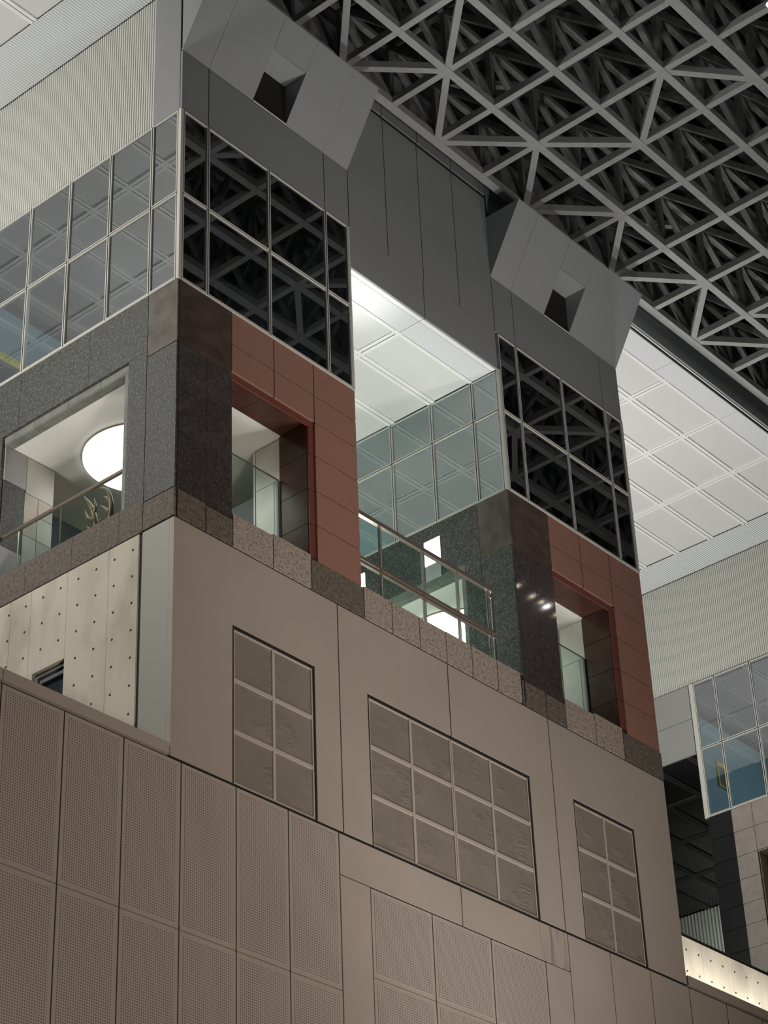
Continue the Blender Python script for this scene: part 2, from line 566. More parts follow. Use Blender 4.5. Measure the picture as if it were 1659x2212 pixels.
def blind_window(x0, x1, cols, label):
    t = thing('blind_window', ((x0 + x1) / 2, 0.03, -3.87), label, 'window', 'blind windows in the beige wall')
    z1, z0 = -1.386, -3.860
    n = cols
    b = 0.026
    a, e = x0 + 0.026, x1 - 0.014
    segs = [(a, e, n)] if n == 2 else [(a, 6.230, 2), (6.242, e, 2)]
    for (s0, s1, k) in segs:
        fr = []
        cw = (s1 - s0) / k
        ch = (z1 - z0) / 3
        for i in range(k + 1):
            xx = s0 + cw * i
            l, r = (xx - b, xx + b)
            if i == 0:
                l, r = s0, s0 + 0.03
            if i == k:
                l, r = s1 - 0.03, s1
            fr.append((l, r, 0.024, 0.09, z0, z1))
        for j in range(4):
            zz = z0 + ch * j
            d, u = zz - 0.03, zz + 0.03
            if j == 0:
                d, u = z0, z0 + 0.03
            if j == 3:
                d, u = z1 - 0.022, z1
            fr.append((s0 + 0.03, s1 - 0.03, 0.026, 0.088, d, u))
        boxes('frame', fr, BEIGE_PALE, t)
        for i in range(k):
            for j in range(3):
                box('pane', s0 + cw * i + 0.02, s0 + cw * (i + 1) - 0.02, 0.042, 0.08, z0 + ch * j + 0.02, z0 + ch * (j + 1) - 0.02, BEIGE_FILM, t)
    boxes('gasket', [(x0 - 0.011, x1 + 0.014, 0.010, 0.09, z1, -1.336), (x0 - 0.011, a, 0.010, 0.09, z0, z1), (e, x1 + 0.014, 0.010, 0.09, z0, z1)], BLACK, t)


blind_window(1.224, 2.971, 2, 'leftmost blind window of six film-covered panes below the left tower')
blind_window(4.201, 8.267, 4, 'widest blind window of twelve film-covered panes in the middle of the beige wall')
blind_window(9.505, 11.262, 2, 'rightmost blind window of six film-covered panes below the right tower')

# ------------------------------------------------------------------ bare concrete wall, left
cw = thing('wall_left', (0.03, 3, -10), kind='structure')
box('dark_joint', 0.03, 0.06, 0.66, 0.73, -6, -0.02, DARKCORE, cw)
yj = [0.73, 1.36, 2.26, 3.07, 3.54, 4.45, 5.35, 6.3]
for i in range(len(yj) - 1):
    if i == 2:
        box('concrete_panel', 0.0, 0.2, 2.262, 3.068, -1.498, -0.02, CONC, cw)
        box('concrete_panel', 0.0, 0.2, 2.96, 3.068, -6, -1.5, CONC, cw)
        box('concrete_panel', 0.0, 0.2, 2.262, 2.96, -6, -3.5, CONC, cw)
    else:
        box('concrete_panel', 0.0, 0.2, yj[i] + 0.003, yj[i + 1] - 0.003, -6, -0.02, CONC, cw)
hole = None
for y in [0.85 + 0.39 * k for k in range(12)]:
    for z in [-0.24 - 0.45 * k for k in range(8)]:
        if 2.2 < y < 3.02 and z < -1.4:
            continue
        if hole is None:
            hole = cyl('tie_hole', (0.004, y, z), 0.021, 0.012, DARKCORE, cw, axis='x', n=10)
        else:
            h = hole.copy()
            COL.objects.link(h)
            h.location = Vector((0.004, y, z)) - WPOS[cw.name]
wn = thing('window_1', (0.1, 2.6, -3.5), kind='structure')
boxes('window_frame', [(0.06, 0.12, 2.264, 2.31, -3.5, -1.51), (0.06, 0.12, 2.31, 2.95, -1.57, -1.51), (0.06, 0.12, 2.90, 2.95, -3.5, -1.57),
                       (0.10, 0.14, 2.31, 2.90, -1.66, -1.57)], NOTICE, wn)
box('pane', 0.10, 0.11, 2.31, 2.90, -3.5, -1.66, GLASS_S, wn)
box('blind', 0.16, 0.18, 2.28, 2.94, -3.5, -1.52, STONE_G, wn)

# concrete parapet at right
cp = thing('concrete_parapet', (15, 0.95, -4), 'bright bare concrete parapet with tie holes at lower right', 'parapet')
for k in range(6):
    a = 12.5 + k * 1.0
    box('concrete_panel', a + 0.003, a + 0.997, 0.90, 1.05, -4.2, -2.31, CONC, cp)
ph = None
for k in range(11):
    for z in (-2.56, -2.98):
        x = 13.98 + 0.4 * k - (0.0 if z > -2.7 else 0.05)
        if ph is None:
            ph = cyl('tie_hole', (x, 0.897, z), 0.018, 0.012, DARKCORE, cp, axis='y', n=10)
        else:
            h = ph.copy()
            COL.objects.link(h)
            h.location = Vector((x, 0.897, z)) - WPOS[cp.name]
rl = thing('parapet_rail', (15, 0.98, -2.31), 'black capping rail on top of the bright concrete parapet', 'rail')
box('rail', 12.5, 18.5, 0.94, 1.02, -2.275, -2.215, BLACK, rl)
box('cap', 12.5, 18.5, 0.91, 1.04, -2.308, -2.295, BLACK, rl)
for k in range(7):
    box('post', 13.0 + k * 0.8, 13.03 + k * 0.8, 0.965, 0.995, -2.295, -2.275, STEEL, rl)


# ------------------------------------------------------------------ stone towers
def tower(ox, s, which):
    X = lambda v: ox + v * s
    st = thing('stone_tower', (ox + 2, 2.5, 0),
               {'left': 'left corner tower clad in dark granite, brown slate and red granite',
                'right': 'right tower clad in dark and red granite past the recess'}[which], 'tower')
    W_ = 4.153
    # cores
    cores = [(0.03, 1.19, 0.03, 0.22, 0.02, 4.38), (2.99, W_ - 0.02, 0.04, 0.62, 0.02, 4.38), (1.19, 2.99, 0.04, 0.62, 3.20, 4.38),
             (1.19, 2.99, 0.04, 0.55, 0.02, 0.58)]
    boxes('front_core', [(X(a), X(b), c, d, e, f) for a, b, c, d, e, f in cores], DARKCORE, st)
    boxes('side_core', [(ox + 0.012, ox + 0.2, 0.22, 1.06, 0.02, 4.38), (ox + 0.012, ox + 0.2, 1.06, 4.03, 3.30, 4.38), (ox + 0.1, ox + 0.2, 1.06, 1.17, 0.02, 3.30), (ox + 0.1, ox + 0.2, 1.06, 4.03, 3.165, 3.30),
                        (ox + 0.012, ox + 0.2, 1.06, 5.3, 0.02, 0.56), (ox + 0.012, ox + 0.2, 4.06, 5.3, 0.02, 4.38), (ox + 0.012, ox + 0.05, 0.06, 0.22, 0.02, 4.38)], DARKCORE, st)
    boxes('joint_backing', [(X(3.125), X(4.13), 0.010, 0.03, 0.58, 4.37), (X(1.2), X(3.125), 0.010, 0.03, 3.23, 4.37), (ox + 0.06, X(1.18), 0.010, 0.03, 0.02, 4.37),
                            (X(1.2), X(4.13), 0.010, 0.03, 0.02, 0.55)], BLACK, st)
    # front base band
    for a, b, z, mt in ((0.0, 0.645, 0.49, GRAN_B), (0.645, 1.214, 0.47, GRAN_B), (1.214, 2.10, 0.59, GRAN_L), (2.10, 2.958, 0.63, GRAN_L), (2.958, W_ + 0.03, 0.56, GRAN_B)):
        tf('base_tile', X(a) if a else ox + 0.052, X(b), 0.0, z, mt, st, y=-0.004)
    # dark pier
    zz = [0.48, 1.2, 1.88, 2.49, 3.165]
    for i in range(4):
        tf('granite_tile', ox + 0.052 - G, X(0.645), zz[i], zz[i + 1], GRAN_F, st, g=0.004)
        tf('granite_tile', X(0.645), X(1.2), zz[i], zz[i + 1], GRAN_F, st, g=0.004)
    tf('slate_tile', ox + 0.052 - G, X(1.19), 3.175, 3.76, SLATE, st, g=0.002)
    tf('slate_tile', ox + 0.052 - G, X(1.19), 3.76, 4.385, SLATE, st, g=0.002)
    # red granite
    for a, b in ((1.19, 2.165), (2.165, 3.112), (3.112, W_)):
        tf('red_tile', X(a), X(b), 3.75, 4.385, RED, st)
        tf('red_tile', X(a), X(b), 3.215, 3.75, RED, st)
    zr = [0.56, 1.238, 1.885, 2.56, 3.215]
    for i in range(4):
        tf('red_tile', X(3.112), X(W_), zr[i], zr[i + 1], RED, st)
    # red chamfer frame round the opening, then the deep polished reveal
    for i in range(4):
        tf('edge_strip', X(2.972), X(3.112), zr[i] if i else 0.62, zr[i + 1] if i < 3 else 3.10, RED_D, st, y=0.03, th=0.03)
    box('edge_strip', X(1.2), X(3.10), 0.03, 0.06, 3.10, 3.207, RED_D, st)
    for i, (a, b) in enumerate(((0.6, 1.238), (1.238, 1.885), (1.885, 2.56), (2.56, 3.165))):
        box('reveal_tile', X(2.97), X(2.988), 0.062, 0.645, a + 0.005, b - 0.005, BROWN_P, st)
    for a, b in ((1.2, 2.0), (2.0, 2.97)):
        box('reveal_tile', X(a) + 0.004, X(b) - 0.004, 0.062, 0.645, 3.168, 3.19, BROWN_P, st)
    box('reveal_sill', X(1.2), X(2.97), 0.05, 0.64, 0.575, 0.60, GRAN_L, st)
    # ---- side face
    x = ox
    tl('base_tile', 0.0, 0.662, 0.0, 0.50, GRAN_B, st, x=x - 0.004)
    for a, b in ((0.662, 1.17), (1.17, 2.2), (2.2, 3.25), (3.25, 4.3), (4.3, 5.3)):
        tl('base_tile', a, b, 0.0, 0.575, GRAN_B, st, x=x - 0.004, g=0.003)
    if which == 'left':
        tl('granite_tile', 0.0, 0.662, 0.5, 3.175, GRAN_D, st, x=x)
        tl('slate_tile', 0.0, 0.662, 3.175, 4.385, SLATE_L, st, x=x)
    else:
        zz2 = [0.6, 1.32, 1.965, 2.575, 3.225]
        for i in range(4):
            tl('granite_tile', 0.0, 0.70, zz2[i], zz2[i + 1], GRAN_D, st, x=x, g=0.004)
        tl('slate_tile', 0.0, 0.70, 3.225, 3.80, SLATE_L, st, x=x, g=0.002)
        tl('slate_tile', 0.0, 0.70, 3.80, 4.385, SLATE_L, st, x=x, g=0.002)
    y0 = 0.662 if which == 'left' else 0.70
    for a, b in ((y0, 2.0), (2.0, 3.65), (3.65, 5.3)):
        tl('granite_tile', a, b, 3.295, 4.385, GRAN_D, st, x=x, g=0.003)
    tl('granite_tile', y0, 1.07, 0.575, 3.295, GRAN_D, st, x=x, g=0.003)
    tl('granite_tile', 4.02, 5.3, 0.575, 3.295, GRAN_D, st, x=x, g=0.003)
    # stepped reveal of grey stone
    for a, b in ((1.07, 1.75), (1.75, 2.5), (2.5, 3.3), (3.3, 4.02)):
        tl('reveal_tile', a, b, 3.16, 3.295, REVEAL_G, st, x=x + 0.045, g=0.003)
        box('reveal_tile', x + 0.05, x + 0.215, a + 0.003, b - 0.003, 3.14, 3.158, REVEAL_G, st)
    for a, b in ((0.58, 1.9), (1.9, 3.158)):
        tl('reveal_tile', 1.07, 1.19, a, b, REVEAL_G, st, x=x + 0.045, g=0.003)
    box('far_side_wall', X(4.13), X(4.15), 0.64, 9.0, 0.0, 4.38, GREYM, st)
    # ---- loggia room
    rm = thing('loggia_room', (ox + 2, 3, 0), kind='structure')
    box('room_floor', ox + 0.2, X(4.1), 0.22, 7.0, 0.0, 0.03, FLOORM, rm)
    box('room_ceiling', ox + 0.2, X(4.1), 0.62, 7.0, 3.16, 3.2, INNERC, rm)
    box('room_wall', ox + 0.2, X(4.1), 6.9, 7.0, 0.95, 3.16, PLASTER, rm)
    box('dark_partition', ox + 1.11, X(2.35), 4.52, 4.56, 0.03, 2.72, DARKBAND, rm)
    box('dark_panel', X(3.12), X(3.16), 1.27, 4.5, 0.03, 2.38, DARKBAND, rm)
    box('room_dado', ox + 0.2, X(4.1), 6.86, 7.0, 0.03, 0.95, DARKBAND, rm)
    box('room_wall', X(4.05), X(4.1), 0.62, 6.9, 0.03, 3.16, PLASTER, rm)
    box('room_wall', X(2.99), X(3.1), 1.22, 1.25, 0.03, 3.16, PLASTER, rm)
    # tiled return wall at far side of the side opening
    tw = thing('tiled_pier', (ox + 0.6, 4.1, 0),
               'pale stone tiled pier inside the opening of the %s tower' % which, 'pier')
    box('core', ox + 0.21, ox + 1.10, 4.05, 4.5, 0.03, 3.155, PLASTER, tw)
    xx = ox + 0.06
    for a, b, z0, z1, mt in ((0.0, 0.47, 2.49, 3.14, STONE_G), (0.47, 1.06, 2.45, 3.14, STONE_W),
                             (0.0, 0.45, 1.25, 2.49, GRAN_D), (0.0, 0.45, 0.58, 1.25, STONE_G),
                             (0.45, 0.74, 1.65, 2.45, STONE_P), (0.74, 1.06, 2.10, 2.45, STONE_P), (0.74, 1.06, 1.65, 2.10, STONE_W),
                             (0.45, 0.74, 0.58, 1.65, STONE_W), (0.74, 1.06, 0.58, 1.65, STONE_G)):
        tf('stone_tile', xx + a, xx + b, z0, z1, mt, tw, y=4.0, th=0.05, g=0.005)
    # pale tiled wall seen through the front opening
    tw2 = thing('tiled_wall', (X(3.0), 0.93, 0), 'pale stone tiles beside the front opening of the %s tower' % which, 'wall tiles')
    for a, b, z0, z1, mt in ((0.665, 1.2, 2.35, 3.14, STONE_W), (0.80, 1.2, 1.2, 2.35, STONE_W), (0.665, 0.80, 1.2, 2.35, STONE_G),
                             (0.80, 1.2, 0.1, 1.2, STONE_W), (0.665, 0.80, 0.1, 1.2, STONE_G)):
        tl('stone_tile', a, b, z0, z1, mt, tw2, x=X(2.992), th=0.04, g=0.005)
    # round light
    d = thing('round_light', (X(1.85), 2.65, 3.16), 'large round white lit disc on the ceiling inside the %s tower' % which, 'ceiling light')
    cyl('diffuser', (X(1.85), 2.65, 3.125), 1.0, 0.05, DISC, d, n=64)
    cyl('rim', (X(1.85), 2.65, 3.145), 1.015, 0.03, STEEL, d, n=64)
    # glass balustrades inside the openings
    b1 = thing('glass_balustrade', (ox + 0.3, 2.6, 0.58),
               'glass balustrade with slim handrail in the side opening of the %s tower' % which, 'balustrade')
    bar('handrail', (ox + 0.12, 1.10, 1.40), (ox + 0.12, 3.98, 1.40), 0.05, 0.05, STEEL, b1)
    for a, b in ((1.12, 2.62), (2.64, 3.60)):
        box('glass_pane', ox + 0.115, ox + 0.127, a, b, 0.6, 1.36, GLASS_R, b1)
    for y in (2.63, 3.62):
        box('post', ox + 0.11, ox + 0.132, y - 0.006, y + 0.006, 0.6, 1.38, STEEL_L, b1)
    b2 = thing('glass_balustrade', (X(2.0), 0.6, 0.6),
               'glass balustrade inside the front opening of the %s tower' % which, 'balustrade')
    box('glass_pane', X(1.2), X(2.93), 0.655, 0.667, 0.6, 2.30, GLASS_R, b2)
    box('post', X(2.93), X(2.968), 0.65, 0.69, 0.6, 2.30, NOTICE, b2)
    box('top_edge', X(1.2), X(2.93), 0.65, 0.672, 2.30, 2.315, NOTICE, b2)
    return st


tower(0.0, 1.0, 'left')
tower(8.30, 0.993, 'right')


# ------------------------------------------------------------------ glazing
def frame_ring(t, axis, off, a0, a1, z0, z1, pane_mat, b=0.018, d=0.05):
    """one framed pane; axis 'y' = front face, 'x' = side face"""
    e = 0.012
    a0 += e
    a1 -= e
    z0 += e
    z1 -= e
    L = [(a0, a0 + b, z0, z1), (a1 - b, a1, z0, z1), (a0 + b, a1 - b, z0, z0 + b), (a0 + b, a1 - b, z1 - b, z1)]
    if axis == 'y':
        f = boxes('pane_frame', [(p, q, off - 0.012, off + d, r, s) for p, q, r, s in L], ALU, t)
        box('pane', a0 + b, a1 - b, off + 0.012, off + 0.02, z0 + b, z1 - b, pane_mat, t)
        box('gasket', a0 - 0.006, a1 + 0.006, off + d, off + d + 0.005, z0 - 0.006, z0 + 0.01, BLACK, f)
    else:
        f = boxes('pane_frame', [(off - 0.012, off + d, p, q, r, s) for p, q, r, s in L], ALU, t)
        box('pane', off + 0.012, off + 0.02, a0 + b, a1 - b, z0 + b, z1 - b, pane_mat, t)


ZB, ZM, ZT = 4.41, 6.168, 7.945


def room(ox, W_, side):
    r = thing('glazed_room', (ox + 2, 2.6, 4.4), kind='structure')
    box('room_floor', ox + 0.1, ox + W_ - 0.02, 0.1, 5.28, 4.39, 4.40, INNERD, r)
    box('room_ceiling', ox + 0.06, ox + W_ - 0.02, 0.06, 5.28, 7.96, 7.99, INNERD, r)
    box('room_wall', ox + 0.06, ox + W_ - 0.02, 5.25, 5.29, 4.40, 7.05, BLUEW, r)
    box('room_cornice', ox + 0.06, ox + W_ - 0.02, 5.23, 5.29, 7.05, 7.27, DARKBAND, r)
    box('room_bulkhead', ox + 0.06, ox + W_ - 0.02, 5.24, 5.29, 7.27, 7.96, INNERD, r)
    box('room_wall', ox + W_ - 0.04, ox + W_, 0.06, 5.29, 4.40, 7.96, GREYM, r)
    lamp('room_fill', 'SPOT', (ox + 1.7, 1.2, 5.6), (ox + 1.7, 5.25, 5.9), 320, (0.95, 1.0, 1.0), 0.15, 100, 0.6)  # unseen spot added to light the blue back wall


def glazing(ox, xs, label_f, label_s, ys, ztop=ZT):
    gf = thing('glass_facade', (ox + 2, 0.03, ZB), label_f, 'glazing')
    for i in range(len(xs) - 1):
        for z0, z1 in ((ZB, ZM), (ZM, ZT)):
            a = xs[i] + (0.055 if i == 0 else 0)
            b = xs[i + 1] - (0.045 if i == len(xs) - 2 else 0)
            frame_ring(gf, 'y', 0.0, a, b, z0, z1, GLASS_F)
    box('corner_post', xs[-1] - 0.045, xs[-1], -0.01, 0.05, ZB, ZT, ALU, gf)
    box('sill', ox + 0.06, xs[-1], -0.016, 0.05, 4.388, 4.412, ALU, gf)
    boxes('gasket', [(x - 0.011, x + 0.011, 0.002, 0.05, ZB, ZT) for x in xs[1:-1]] + [(xs[0] + 0.05, xs[-1] - 0.04, 0.002, 0.05, ZM - 0.011, ZM + 0.011)], BLACK, gf)
    if ys:
        gs = thing('glass_facade', (ox + 0.03, 2.6, ZB), label_s, 'glazing')
        box('corner_post', ox - 0.012, ox + 0.05, -0.012, 0.05, ZB - 0.02, ztop, ALU, gs)
        for i in range(len(ys) - 1):
            for z0, z1 in ((ZB, ZM), (ZM, ztop)):
                a = ys[i] + (0.055 if i == 0 else 0)
                frame_ring(gs, 'x', ox, a, ys[i + 1], z0, z1, GLASS_S if ox < 1 else GLASS_G)
        boxes('gasket', [(ox + 0.002, ox + 0.05, y - 0.011, y + 0.011, ZB, ztop) for y in ys[1:-1]] + [(ox + 0.002, ox + 0.05, ys[0] + 0.05, ys[-1], ZM - 0.011, ZM + 0.011)], BLACK, gs)
        box('sill', ox - 0.016, ox + 0.05, 0.06, ys[-1], 4.388, 4.412, ALU, gs)
        box('corner_post', ox - 0.012, ox + 0.05, ys[-1], ys[-1] + 0.12, ZB - 0.02, ztop, ALU, gs)


YS = [0.0, 0.66, 1.653, 2.653, 3.65, 4.66, 5.27]
glazing(0.0, [0.0, 0.634, 2.09, 3.518, 4.153], 'dark glass facade mirroring the roof truss on the front of the left tower',
        'pale reflective glass facade on the left side, below the ribbed wall at upper left', YS)
glazing(8.315, [8.315, 8.931, 10.372, 11.824, 12.425], 'dark glass facade mirroring the roof truss on the front of the right tower',
        'greenish lit glass facade inside the recess under the white gridded ceiling', YS, ztop=7.07)
room(0.0, 4.153, 'left')
room(8.315, 4.10, 'right')

# yellow framed notices on the blue back walls
for ox, lab in ((0.0, 'yellow framed notice on blue wall behind the glass at left edge'),
                (22.74, 'yellow framed notice on blue wall behind the far right glass')):
    t = thing('framed_notice', (ox + 0.95, 5.2, 5.3), lab, 'notice')
    boxes('frame', [(ox + 0.66, ox + 0.74, 5.20, 5.235, 5.3, 6.08), (ox + 0.74, ox + 1.40, 5.20, 5.235, 5.90, 6.08), (ox + 1.32, ox + 1.40, 5.20, 5.235, 5.3, 5.90)] if ox < 1 else
          [(ox + 0.56, ox + 0.92, 5.20, 5.235, 5.92, 6.05), (ox + 0.84, ox + 0.92, 5.20, 5.235, 5.42, 5.92), (ox + 0.56, ox + 0.60, 5.20, 5.235, 5.42, 5.92), (ox + 0.56, ox + 0.92, 5.20, 5.235, 5.38, 5.42)], YELLOW, t)
    if ox < 1:
        box('board', ox + 0.74, ox + 1.32, 5.21, 5.23, 5.3, 5.90, NOTICE, t)
    else:
        box('board', ox + 0.60, ox + 0.84, 5.21, 5.23, 5.42, 5.92, NOTICE, t)

# ------------------------------------------------------------------ upper dark cladding
ZS = 10.94
for ox, lab in ((0.0, 'dark grey metal cladding between the left hood and the glass below it'),
                (8.315, 'dark grey metal cladding between the right hood and the glass below it')):
    cl = thing('metal_cladding', (ox + 2, 0.03, 7.95), lab, 'cladding')
    e = 4.157 if ox == 0 else 4.11
    k = e / 4.157
    for a, b in ((0.0, 0.634), (0.634, 3.518), (3.518, 4.157)):
        tf('panel', ox + a * k, ox + b * k, 7.95, 9.268, GREYM, cl, g=0.009, th=0.04)
    box('backing', ox + 0.06, ox + e, 0.010, 0.03, 7.97, 9.26, BLACK, cl)
cl = thing('metal_cladding', (6.2, 0.03, 7.05), 'tall dark grey metal panels bridging the recess between the two hoods', 'cladding')
for x0, x1 in ((4.16, 6.19), (6.19, 8.31)):
    tf('panel', x0, x1, 7.05, 7.955, GREYM, cl, g=0.009, th=0.04)
bx = [4.16, 5.222, 6.215, 7.26, 8.31]
for i in range(4):
    tf('panel', bx[i], bx[i + 1], 7.955, 11.24, GREYM, cl, g=0.009, th=0.04)
box('backing', 4.17, 8.30, 0.010, 0.03, 7.13, 11.3, BLACK, cl)
cl = thing('roof_fascia', (12, 0.03, 11), 'dark grey metal fascia band running under the edge of the roof truss', 'fascia')
fx = [0.0, 2.1, 4.16, 5.222, 6.25, 7.28, 8.34, 10.4, 12.44, 15.03, 17.57, 20.1, 22.7, 25.2]
for i in range(len(fx) - 1):
    tf('panel', fx[i], fx[i + 1], (11.33 if 2 <= i < 6 else 10.94), 11.62, GREYM, cl, g=0.009, th=0.04)
box('backing', 0.05, 4.16, 0.010, 0.03, 10.96, 11.6, BLACK, cl)
box('backing', 4.16, 8.34, 0.010, 0.03, 11.34, 11.6, BLACK, cl)
box('backing', 8.34, 25.2, 0.010, 0.03, 10.96, 11.6, BLACK, cl)
box('upper_panel', -3, 27, 0.55, 0.6, 11.1, 13.5, GREYM, cl)

# left return of the upper part and the ribbed wall beyond it
lr = thing('corner_cladding', (0.02, 0.3, 7.95), 'smooth grey panel strip at the upper corner beside the ribbed wall', 'cladding')
box('panel', 0.0, 0.045, 0.062, 0.655, 7.955, 10.93, GREYC, lr)
box('corner_trim', 0.0, 0.02, 0.042, 0.060, 7.955, 10.93, GREYC, lr)


def ribbed_wall(name, x, y0, y1, z0, z1, kind_label):
    pitch = 0.055
    V, F = [], []
    n = int((y1 - y0) / pitch)
    y = y0
    prof = [(0.0, 0.0), (0.0, 0.55), (0.022, 0.68), (0.022, 0.88)]
    pts = []
    for i in range(n):
        for dx, f in prof:
            pts.append((x + dx, y0 + (i + f) * pitch))
    for px_, py in pts:
        V.append((px_, py, z0))
        V.append((px_, py, z1))
    for i in range(len(pts) - 1):
        F.append((2 * i, 2 * i + 1, 2 * i + 3, 2 * i + 2))
    o = link(name, V, F, RIBM)
    o['kind'] = 'structure'
    return o


def ribbed_soffit(name, x0, x1, y0, y1, z):
    pitch = 0.055
    V, F = [], []
    n = int((y1 - y0) / pitch)
    pts = []
    for i in range(n):
        for dz, f in ((0.0, 0.0), (0.0, 0.6), (0.018, 0.72), (0.018, 0.88)):
            pts.append((y0 + (i + f) * pitch, z + dz))
    for py, pz in pts:
        V.append((x0, py, pz))
        V.append((x1, py, pz))
    for i in range(len(pts) - 1):
        F.append((2 * i, 2 * i + 2, 2 * i + 3, 2 * i + 1))
    o = link(name, V, F, RIBS)
    o['kind'] = 'structure'
    return o


ribbed_wall('wall_left_ribbed', 0.01, 0.67, 9.0, 7.955, ZS - 0.01, '')
ribbed_wall('wall_right_ribbed', 22.75, 0.0, 12.0, 7.97, ZS - 0.01, '')
ribbed_soffit('ceiling_strip_left', -1.05, 0.0, 0.05, 12.0, ZS)
ribbed_soffit('ceiling_strip_right', 21.70, 22.74, 0.05, 12.0, ZS)
box('core', 0.06, 4.1, 5.3, 9.0, 3.2, 10.9, DARKCORE)['kind'] = 'structure'
bpy.data.objects['core'].name = 'wall_tower_core'


# ------------------------------------------------------------------ gridded ceilings
def grid_ceiling(name, x0, x1, y0, y1, xl, yl, z, pm, bm, edge=None):
    t = thing(name, ((x0 + x1) / 2, (y0 + y1) / 2, z), kind='structure')
    X = [x0] + [v for v in xl if x0 < v < x1] + [x1]
    Y = [y0] + [v for v in yl if y0 < v < y1] + [y1]
    for i in range(len(X) - 1):
        for j in range(len(Y) - 1):
            if edge and j == 0:
                continue
            box('ceiling_panel', X[i] + (0.03 if i else 0), X[i + 1] - (0.03 if i < len(X) - 2 else 0), Y[j] + 0.03, Y[j + 1] - 0.03, z + 0.028, z + 0.05, pm, t)
    for v in X[1:-1]:
        for s in (-1, 1):
            box('ceiling_beam', v + (0.010 if s > 0 else -0.082), v + (0.082 if s > 0 else -0.010), Y[1] if edge else y0, y1, z, z + 0.04, bm, t)
    for v in Y[1:-1]:
        for s in (-1, 1):
            if edge and v == Y[1] and s < 0:
                continue
            box('ceiling_beam', x0, x1, v + (0.010 if s > 0 else -0.082), v + (0.082 if s > 0 else -0.010), z - 0.002, z + 0.04, bm, t)
    if edge:
        xe = edge
        for i in range(len(xe) - 1):
            box('edge_panel', xe[i] + 0.005, xe[i + 1] - 0.005, y0 + 0.095, Y[1] - 0.006, z, z + 0.04, CEILE, t)
            box('edge_trim', xe[i] + 0.005, xe[i + 1] - 0.005, y0, y0 + 0.085 - (y0 if y0 > 0.05 else 0), z, z + 0.04, bm, t)
    box('ceiling_backing', x0, x1, y0, y1, z + 0.055, z + 0.08, DARKCORE, t)
    return t


YL = [0.66 + 0.99 * k for k in range(12)]
grid_ceiling('ceiling_right', 12.44, 21.695, 0.062, 12.0, [13.47, 15.515, 17.563, 19.61], YL, ZS, CEILP, CEILB, edge=[12.44, 15.03, 17.57, 20.1, 21.69])
grid_ceiling('ceiling_left', -15.4, -1.055, 0.062, 12.0, [-15.4 + 2.05 * k for k in range(7)][1:] + [-3.1, ][:0] + [], YL, ZS, CEILP, CEILB)
grid_ceiling('ceiling_recess', 4.16, 8.30, 0.043, 8.0, [6.165], [0.60, 1.61, 2.61, 3.62, 4.63, 5.6, 6.6], 7.06, CEILP, CEILB, edge=[4.16, 6.18, 8.29])
cf = grid_ceiling('ceiling_far', 22.80, 31.1, 5.45, 13.0, [24.8, 26.85, 28.9], [5.66, 6.65, 7.63, 8.63, 9.6, 10.6, 11.6], 6.1, BLACKTILE, DARKGREY)

# recess enclosure
rs = thing('wall_recess', (6.2, 8, 0), kind='structure')
box('back_wall', 4.16, 8.30, 8.0, 8.1, 0.0, 7.1, STONE_G, rs)
box('side_wall', 8.31, 8.36, 5.41, 8.0, 0.0, 7.1, GRAN_D, rs)
fl = box('floor', 4.2, 8.28, 0.1, 8.0, -0.08, 0.0, FLOORM)
fl['kind'] = 'structure'

# base tiles of the recess
rb = thing('granite_upstand', (6.2, 0.05, 0), 'pinkish beige rough granite upstand below the steel and glass railing', 'upstand')
xb = [4.19, 4.875, 5.56, 6.24, 6.92, 7.6, 8.255]
for i in range(6):
    tf('base_tile', xb[i], xb[i + 1], 0.0, 0.59 + 0.01 * (i > 2), GRAN_L, rb, y=-0.004, th=0.12)

# ------------------------------------------------------------------ railing in the recess
ra = thing('steel_railing', (6, 0.08, 0.6), 'two-tier steel and glass railing across the open recess', 'railing')
bar('top_rail', (4.17, 0.08, 2.02), (7.72, 0.08, 2.02), 0.07, 0.075, STEEL, ra)
for a, b in ((4.17, 4.72), (4.76, 5.80), (5.84, 6.72), (6.76, 7.69)):
    pass
bar('middle_rail', (4.17, 0.08, 1.165), (7.72, 0.08, 1.165), 0.06, 0.05, STEEL, ra)
bar('middle_rail', (4.17, 0.08, 1.09), (7.72, 0.08, 1.09), 0.06, 0.05, STEEL, ra)
pxs = [4.74, 5.83, 6.74]
for p in pxs:
    for q in (-0.024, 0.010):
        box('post', p + q, p + q + 0.014, 0.06, 0.10, 0.612, 1.98, STEEL_L, ra)
ed = [4.17] + pxs + [7.55]
for i in range(4):
    box('glass_pane', ed[i] + 0.03, ed[i + 1] - 0.03, 0.076, 0.084, 0.62, 1.06, GLASS_R, ra)
    box('glass_pane', ed[i] + 0.03, ed[i + 1] - 0.03, 0.076, 0.084, 1.20, 1.98, GLASS_R, ra)
cyl('end_post', (7.70, 0.08, 1.315), 0.028, 1.40, STEEL_L, ra)
cyl('end_post', (7.56, 0.08, 1.56), 0.012, 0.86, STEEL_L, ra, n=12)
cyl('end_post', (7.56, 0.08, 0.84), 0.012, 0.45, STEEL_L, ra, n=12)
box('bracket', 7.56, 7.70, 0.07, 0.09, 1.86, 1.93, STEEL_L, ra)
box('bracket', 7.56, 7.70, 0.07, 0.09, 1.19, 1.23, STEEL_L, ra)

